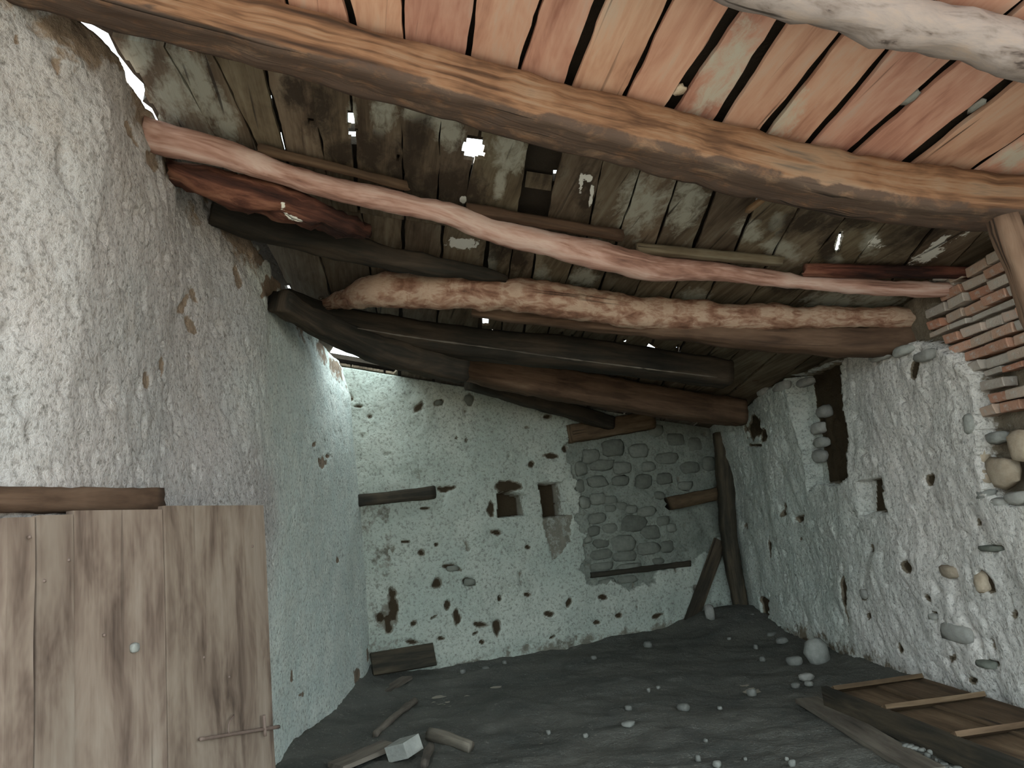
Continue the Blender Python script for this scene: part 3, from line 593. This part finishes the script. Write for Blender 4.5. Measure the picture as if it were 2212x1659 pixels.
wall_beam('timber', BWN, NB, (1276, 1243), (1490, 1217), 6, 'dark', .0, wall_back, 4)
lo = wall_beam('lintel', LWN, NL, (-60, 1080), (330, 1082), 27, 'brownbeam', .24, wall_left, 5)

# ================================================================ ROOF TIMBERS
def beam(name, px, mat, label, cat='beam', drop=0., **kw):
    o = tube(name, roof_pts(px, drop), mat, **kw); tag(o, label, cat, 'roof timbers', 'thing'); return o
beam('roof_beam', [(1250, -130, 52), (1500, -70, 52), (1700, -18, 51), (1900, 35, 53), (2100, 82, 54), (2260, 125, 54), (2520, 200, 54), (2900, 310, 54)], 'palelog', 'pale grey barkless log beam nearest the viewer, under the salmon boards', seed=1, rough=.028, nsc=9)
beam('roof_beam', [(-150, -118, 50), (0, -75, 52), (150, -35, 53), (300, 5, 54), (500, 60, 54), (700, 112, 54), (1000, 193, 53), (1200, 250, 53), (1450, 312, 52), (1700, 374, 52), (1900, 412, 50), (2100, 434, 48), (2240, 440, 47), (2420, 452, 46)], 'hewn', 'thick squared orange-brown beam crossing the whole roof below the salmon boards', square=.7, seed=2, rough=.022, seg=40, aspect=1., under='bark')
beam('roof_beam', [(300, 282, 36), (345, 298, 36), (450, 322, 33), (600, 373, 26), (760, 417, 23), (950, 458, 25), (1080, 502, 25), (1250, 541, 29), (1340, 562, 32), (1430, 580, 26), (1560, 587, 21), (1690, 606, 18), (1850, 618, 18), (2000, 625, 16), (2160, 628, 15), (2250, 632, 15)], 'redlog', 'wavy round pinkish log beam below the thick squared orange-brown beam', seed=3, rough=.02, step=.04, drop=.03)
tube_o = tube('roof_beam', roof_pts([(370, 365, 26), (430, 388, 34), (520, 418, 36), (620, 446, 36), (700, 468, 33), (760, 490, 24), (798, 506, 6)], .10), 'stub', seed=4, rough=.05, nsc=7, step=.03, attr_px={'white': [(612, 448, 6, 22, -20), (630, 470, 22, 5, 20)]}, jag=.05)
tag(tube_o, 'rotten red-brown broken timber stub with white fungus under the wavy log', 'beam', 'roof timbers', 'thing')
beam('roof_beam', [(455, 458, 26), (600, 500, 25), (750, 533, 24), (870, 563, 21), (1000, 584, 15), (1095, 601, 9)], 'dark', 'dark thin timber tapering above the bark log, from the left wall', square=.5, seed=5, rough=.03, drop=.04)
beam('roof_beam', [(684, 660, 7), (730, 650, 18), (800, 632, 33), (900, 628, 37), (1050, 634, 36), (1200, 648, 37), (1400, 675, 34), (1600, 683, 28), (1800, 685, 24), (2010, 686, 21), (2070, 686, 20)], 'bark', 'straight tan log beam with flaking bark in the middle of the roof', seed=6, rough=.026, nsc=6, step=.035, jag=.06, drop=.02, seg=28)
beam('roof_beam', [(1020, 672, 10), (1200, 690, 16), (1450, 710, 22), (1700, 732, 27), (1850, 738, 29), (2006, 733, 24)], 'brownbeam', 'dull brown squared beam directly beneath the bark log', square=.7, seed=7, rough=.02, drop=.14)
fb = beam('roof_beam', [(610, 645, 24), (700, 690, 30), (820, 712, 30), (1000, 742, 31), (1250, 765, 31), (1450, 792, 29), (1572, 808, 27)], 'dark', 'near-black squared beam with a thin pale edge, behind the bark log', square=.8, seed=8, rough=.018, drop=.05)
beam('roof_beam', [(600, 648, 24), (660, 685, 25), (740, 724, 26), (850, 766, 29), (1000, 800, 27)], 'dark', 'short dark sagging beam ending above the back wall, over the daylit corner', square=.6, seed=9, rough=.03, drop=.24, jag=.02)
beam('roof_beam', [(960, 786, 24), (1100, 812, 30), (1250, 838, 32), (1420, 866, 30), (1600, 893, 26)], 'brownbeam', 'reddish dark beam nearest the back wall, ending in the far right corner', square=.6, seed=10, rough=.03, drop=.0)
P0, P1 = on_roof(1015, 822, -.16), bw(1318, 914, .16)
tag(tube('brace', [(*P0, .09), (*(P0 * .5 + P1 * .5), .085), (*P1, .08)], 'dark', square=.7, seed=11, rough=.015), 'dark diagonal brace running down onto the back wall lintel', 'brace', 'roof timbers')
tube('pale_edge', [(*on_roof(x, y, -.335), .005) for x, y in [(772, 709), (900, 730), (1050, 750), (1250, 778), (1400, 797), (1550, 815)]], 'debris', parent=fb, seg=8, rough=.008, nsc=16, step=.04)
for i, (x, y, rx, ry, mt) in enumerate([(1962, 214, 20, 9, 'stone_pale'), (2112, 226, 22, 10, 'stone_pale'), (1468, 195, 14, 12, 'stone_tan'), (1932, 358, 16, 6, 'stone_pale'), (1815, 346, 9, 5, 'stone_pale')]):
    P = on_roof(x, y, .02); dp = np.dot(P - CAM, FW) / FPX
    rock('mortar_lump', P, (rx * dp * 1.3, ry * dp * 1.1, .014), mt, ceiling, 500 + i, 1.77, rough=.45)
# batten boards lying on the wavy log
def batten(a, b, r, mat, label, seed, drop=.0):
    o = tube('batten', roof_pts([(a[0], a[1], r), ((a[0] + b[0]) / 2, (a[1] + b[1]) / 2, r), (b[0], b[1], r)], drop), mat, square=.8, seed=seed, rough=.01, jag=.02, aspect=.8, seg=16, parent=ceiling)
    o['label'] = label
batten((1010, 452), (1345, 510), 12, 'brownbeam', 'brown splintered batten above the wavy log, mid roof', 21)
batten((1375, 537), (1690, 566), 12, 'weather', 'pale worn batten above the wavy log, right of the splintered one', 22)
batten((1735, 584), (2110, 590), 14, 'stub', 'dark red-brown batten under the white-stained boards at right', 23)
batten((560, 322), (880, 402), 9, 'brownbeam', 'thin brown batten above the wavy log near the left wall', 24)
batten((1612, 458), (1672, 412), 6, 'hewn', 'bright yellow split lath poking from the boards', 25)
# block of wood at the right wall top
o = tube('wood_block', [(*rw(1562, 812, .16), .085), (*rw(1600, 810, .16), .09), (*rw(1642, 804, .16), .085)], 'brownbeam', up=ez, square=.8, seed=26, rough=.015); tag(o, 'squared red-brown wood block on top of the right wall by the far corner', 'block', 'roof timbers')
# post propping the big beam
Pa = on_roof(2166, 470, -.30); Pb_ = np.array([Pa[0] + .30, Pa[1] + .02, -.02])
tag(tube('post', [(*Pa, .056), (*(Pa * .66 + Pb_ * .34), .056), (*(Pa * .33 + Pb_ * .67), .06), (*Pb_, .065)], 'brownbeam', up=np.array([0, 1., 0]), square=.6, seed=27, rough=.012), 'plain brown wooden post under the thick beam beside the brickwork', 'post')
# corner post, leaning plank
Q0, Q1 = bw(1559, 935, .30), bw(1577, 1180, .30)
tag(tube('corner_post', [(*Q0, .10), (*(Q0 * .5 + Q1 * .5), .095), (*Q1, .09), (Q1[0] + .03, Q1[1], .0, .08)], 'dark', up=np.array([0, 1., 0]), square=.4, seed=28, rough=.02), 'dark rough post standing in the far right corner', 'post')
G0 = ground(1488, 1352); G1 = bw(1556, 1168, .12)
tag(board('leaning_plank', (G0 + G1) / 2, G1 - G0, np.cross(unit(G1 - G0), NB), float(np.linalg.norm(G1 - G0)), .17, .04, 'dark', seed=3), 'dark plank leaning diagonally into the far right corner', 'plank')

# ================================================================ DOOR (ajar, lower left)
_a, _b = ray(8, 1116), ray(562, 1080); A_ = CAM + _a * (2.62 / _a[1]); B_ = CAM + _b * (4.25 / _b[1]); DH = float((A_[2] + B_[2]) / 2); A_[2] = B_[2] = 0; dd = unit(B_ - A_); DN = unit([dd[1], -dd[0], 0]); DWD = float(np.linalg.norm(B_ - A_))
door = tag(empty('door_1'), 'old brown plank door standing ajar along the left wall', None, None, 'structure')
def door_px_x(px):   # where along the door the given image column meets its top edge
    n = np.array([-dd[1], dd[0], 0]); P = on_plane(n, A_, px, 1095); return float((P - A_) @ dd)
cuts = [0.0, door_px_x(72), door_px_x(148), door_px_x(343), DWD]
hts = [DH - .035, DH - .03, DH - .015, DH + .0]
for i in range(4):
    s0, s1 = cuts[i] + .004, cuts[i + 1] - .004; c = A_ + dd * (s0 + s1) / 2 + ez * (hts[i] / 2 + .01) + DN * (.008 * (i % 2))
    board('plank', c, ez, dd, hts[i] - .02, s1 - s0, .034, 'door', door, jit=.004, warp=.01, nl=30, seed=20 + i)
def on_door(px, py, out=.02):
    n = np.array([-dd[1], dd[0], 0]); return on_plane(n, A_ + DN * out, px, py)
for zc in (.3, 1.45):
    board('ledge', A_ + dd * DWD / 2 + ez * zc - DN * .035, dd, ez, DWD * .94, .12, .03, 'door', door, seed=int(zc * 10))
b0, b1 = on_door(432, 1597, .045), on_door(602, 1570, .045)
bolt = tube('bolt', [(*b0, .008), (*(b0 * .5 + b1 * .5), .008), (*b1, .010)], 'iron', up=ez, seg=8, rough=.001, parent=door, step=.03)
h0, h1 = on_door(570, 1545, .05), on_door(573, 1590, .05)
tube('bolt_staple', [(*h0, .009), (*h1, .009)], 'iron', up=np.array([1., 0, 0]), seg=8, rough=.001, parent=bolt, step=.02)
h0, h1 = on_door(505, 1545, .04), on_door(495, 1590, .045)
tube('bolt_hook', [(*h0, .004), (*on_door(494, 1565, .05), .004), (*h1, .004)], 'iron', up=np.array([1., 0, 0]), seg=6, rough=.0005, parent=bolt, step=.02)
kn = on_door(291, 1399, .03); rock('nail_head', kn, (.022, .014, .02), 'stone_pale', door, 5, math.atan2(dd[1], dd[0]), rough=.05)
for i, (x, y) in enumerate([(95, 1255), (148, 1210), (64, 1160), (495, 1462), (225, 1372), (545, 1180), (440, 1420)]):
    rock('nail', on_door(x, y, .026), (.007, .006, .007), 'iron', door, 60 + i, sub=1, rough=.05)

# ================================================================ LOOSE THINGS ON THE FLOOR
def floor_rock(px, py, rx, ry, mat, label, seed, group=None, name='stone'):
    P = ground(px, py + ry * .6); dpt = np.dot(P - CAM, FW) / FPX
    o = rock(name, (0, 0, 0), (rx * dpt, rx * dpt * .8, ry * dpt), mat, None, seed, random.random() * 3); o.location = P + ez * ry * dpt * .75
    tag(o, label, 'stone', group)
floor_rock(1770, 1413, 27, 29, 'stone_pale', 'large pale boulder standing against the foot of the right wall', 1)
floor_rock(1625, 1345, 22, 18, 'stone_grey', 'flat grey stone at the right wall foot nearest the far corner', 2)
floor_rock(1535, 1325, 13, 18, 'stone_grey', 'small upright grey stone between the leaning plank and the corner post', 3)
floor_rock(1718, 1430, 17, 10, 'chip', 'pale flat stone just left of the large boulder', 4)
floor_rock(1742, 1463, 17, 8, 'stone_grey', 'grey slab stone in front of the large boulder', 5)
floor_rock(1478, 1530, 14, 9, 'chip', 'grey stone alone in the middle of the floor', 6)
floor_rock(1624, 1498, 10, 9, 'chip', 'round pale stone on the floor left of the trough', 7)
for i, (x, y, rx, ry) in enumerate([(1400, 1394, 10, 7), (1648, 1425, 6, 6), (1633, 1398, 5, 5), (1402, 1492, 5, 5), (1358, 1564, 16, 5), (1720, 1482, 12, 6), (1748, 1478, 9, 6), (1283, 1422, 6, 5), (1050, 1445, 8, 5), (1185, 1583, 5, 5), (1265, 1590, 6, 5), (1358, 1530, 8, 6), (1932, 1580, 6, 6), (1508, 1640, 8, 8), (1550, 1652, 10, 7), (1712, 1650, 8, 8), (1883, 1512, 5, 4),
                                   (1575, 1380, 4, 3), (1668, 1372, 12, 6), (1690, 1385, 14, 7), (1700, 1640, 4, 4), (1555, 1530, 6, 4), (1525, 1600, 5, 4), (1610, 1640, 5, 4), (1422, 1486, 5, 4), (1000, 1452, 7, 5), (1090, 1432, 6, 4)]):
    floor_rock(x, y, rx, ry, 'chip', 'small pale stone chip scattered on the dark earth floor', 20 + i, 'stone chips on the floor')
for i in range(18):
    t = random.random(); x, y = 1955 + 115 * t + random.uniform(-16, 16), 1604 + 62 * t + random.uniform(-8, 8)
    floor_rock(x, y, random.uniform(4, 11), random.uniform(3, 7), 'chip', 'grey rubble chip lying along the front of the trough', 70 + i, 'rubble along the trough')
def stick(name, a, b, r, mat, label, seed, square=0., lift=0., cat='wood'):
    A, B = ground(*a), ground(*b); ra = r * np.dot(A - CAM, FW) / FPX; rb = r * np.dot(B - CAM, FW) / FPX
    A, B = A + ez * (ra * .8 + lift), B + ez * (rb * .8)
    tag(tube(name, [(*A, ra), (*(A * .5 + B * .5 + ez * .01), ra), (*B, rb)], mat, up=ez, square=square, seed=seed, rough=.01, seg=14, jag=.02, step=.05), label, cat)
stick('stick', (812, 1592), (897, 1520), 8, 'debris', 'thin grey stick lying on the floor toward the back left corner', 1, cat='stick')
stick('log_piece', (930, 1598), (1018, 1626), 14, 'debris', 'short grey log piece right of the white block', 2, cat='log')
stick('branch', (917, 1660), (930, 1622), 9, 'debris', 'bent branch end in front of the short log piece', 3, cat='branch')
def floor_board(name, a, b, wpx, mat, label, seed, tilt=.0, cat='board', th=.03):
    A, B = ground(*a), ground(*b); d = unit(B - A); ac = unit(np.cross(ez, d) + ez * tilt); wd = wpx * np.dot((A + B) / 2 - CAM, FW) / FPX
    tag(board(name, (A + B) / 2 + ez * (.03 + abs(tilt) * wd * .5), B - A, ac, float(np.linalg.norm(B - A)), wd, th, mat, seed=seed), label, cat)
floor_board('broken_board', (725, 1668), (845, 1618), 60, 'debris', 'broken dusty board lying beside the door foot', 1)
floor_board('old_board', (812, 1512), (880, 1470), 26, 'debris', 'grey board lying by the back left corner', 2)
tag(board('dark_board', bw(872, 1424, .13), dB, unit(ez * .85 + NB * -.4), .66, .23, .035, 'dark', seed=3), 'dark board leaning low against the back wall in the left corner', 'board')
Pk = ground(874, 1640); blk = board('white_block', Pk + ez * .07, np.array([.8, -.6, .25]), np.array([.5, .8, .1]), .19, .16, .10, 'debris', seed=9, warp=.0, jit=.003)
blk.data.materials.clear(); blk.data.materials.append(M['stone_pale']); tag(blk, 'pale squared block resting on the broken board', 'block')

# ---- wooden trough along the right wall
tr = tag(empty('wooden_trough'), 'low dark wooden trough with cross boards along the right wall', 'trough')
F0, F1 = on_floor(1780, 1482, .14), on_floor(2240, 1660, .14); ta = unit(F1 - F0); tn = unit(np.cross(ez, ta)); tn = tn if tn[0] > 0 else -tn; TLn = float(np.linalg.norm(F1 - F0)) - .05
mid = F0 + ta * TLn / 2
def wall_gap(s):    # distance from the trough front to the wall foot
    P = F0 + ta * s; n = RWN[0]; return abs(np.dot(n, RWN[1] - P) / np.dot(n, tn))
W0 = min(wall_gap(0), .75); W1 = min(wall_gap(TLn), .75); Wm = max(.3, (W0 + W1) / 2)
board('front_board', mid - ez * .07, ta, ez, TLn, .14, .045, 'dark', tr, seed=31, nl=16)
board('bottom_board', mid + tn * Wm * .25 - ez * .06, ta, tn, TLn, Wm * .48, .03, 'brownbeam', tr, seed=32)
board('bottom_board', mid + tn * Wm * .74 - ez * .04, ta, tn, TLn, Wm * .48, .03, 'brownbeam', tr, seed=33)
for i, s in enumerate((.06, .36 * TLn, .70 * TLn)):
    board('cross_board', F0 + ta * s + tn * Wm * .48 - ez * .015, tn, unit(ez * .5 + ta), Wm * .92, .10, .03, 'brownbeam', tr, seed=40 + i)
floor_board('floor_plank', (1745, 1522), (2010, 1680), 60, 'debris', 'long dusty plank lying flat before the trough', 5)
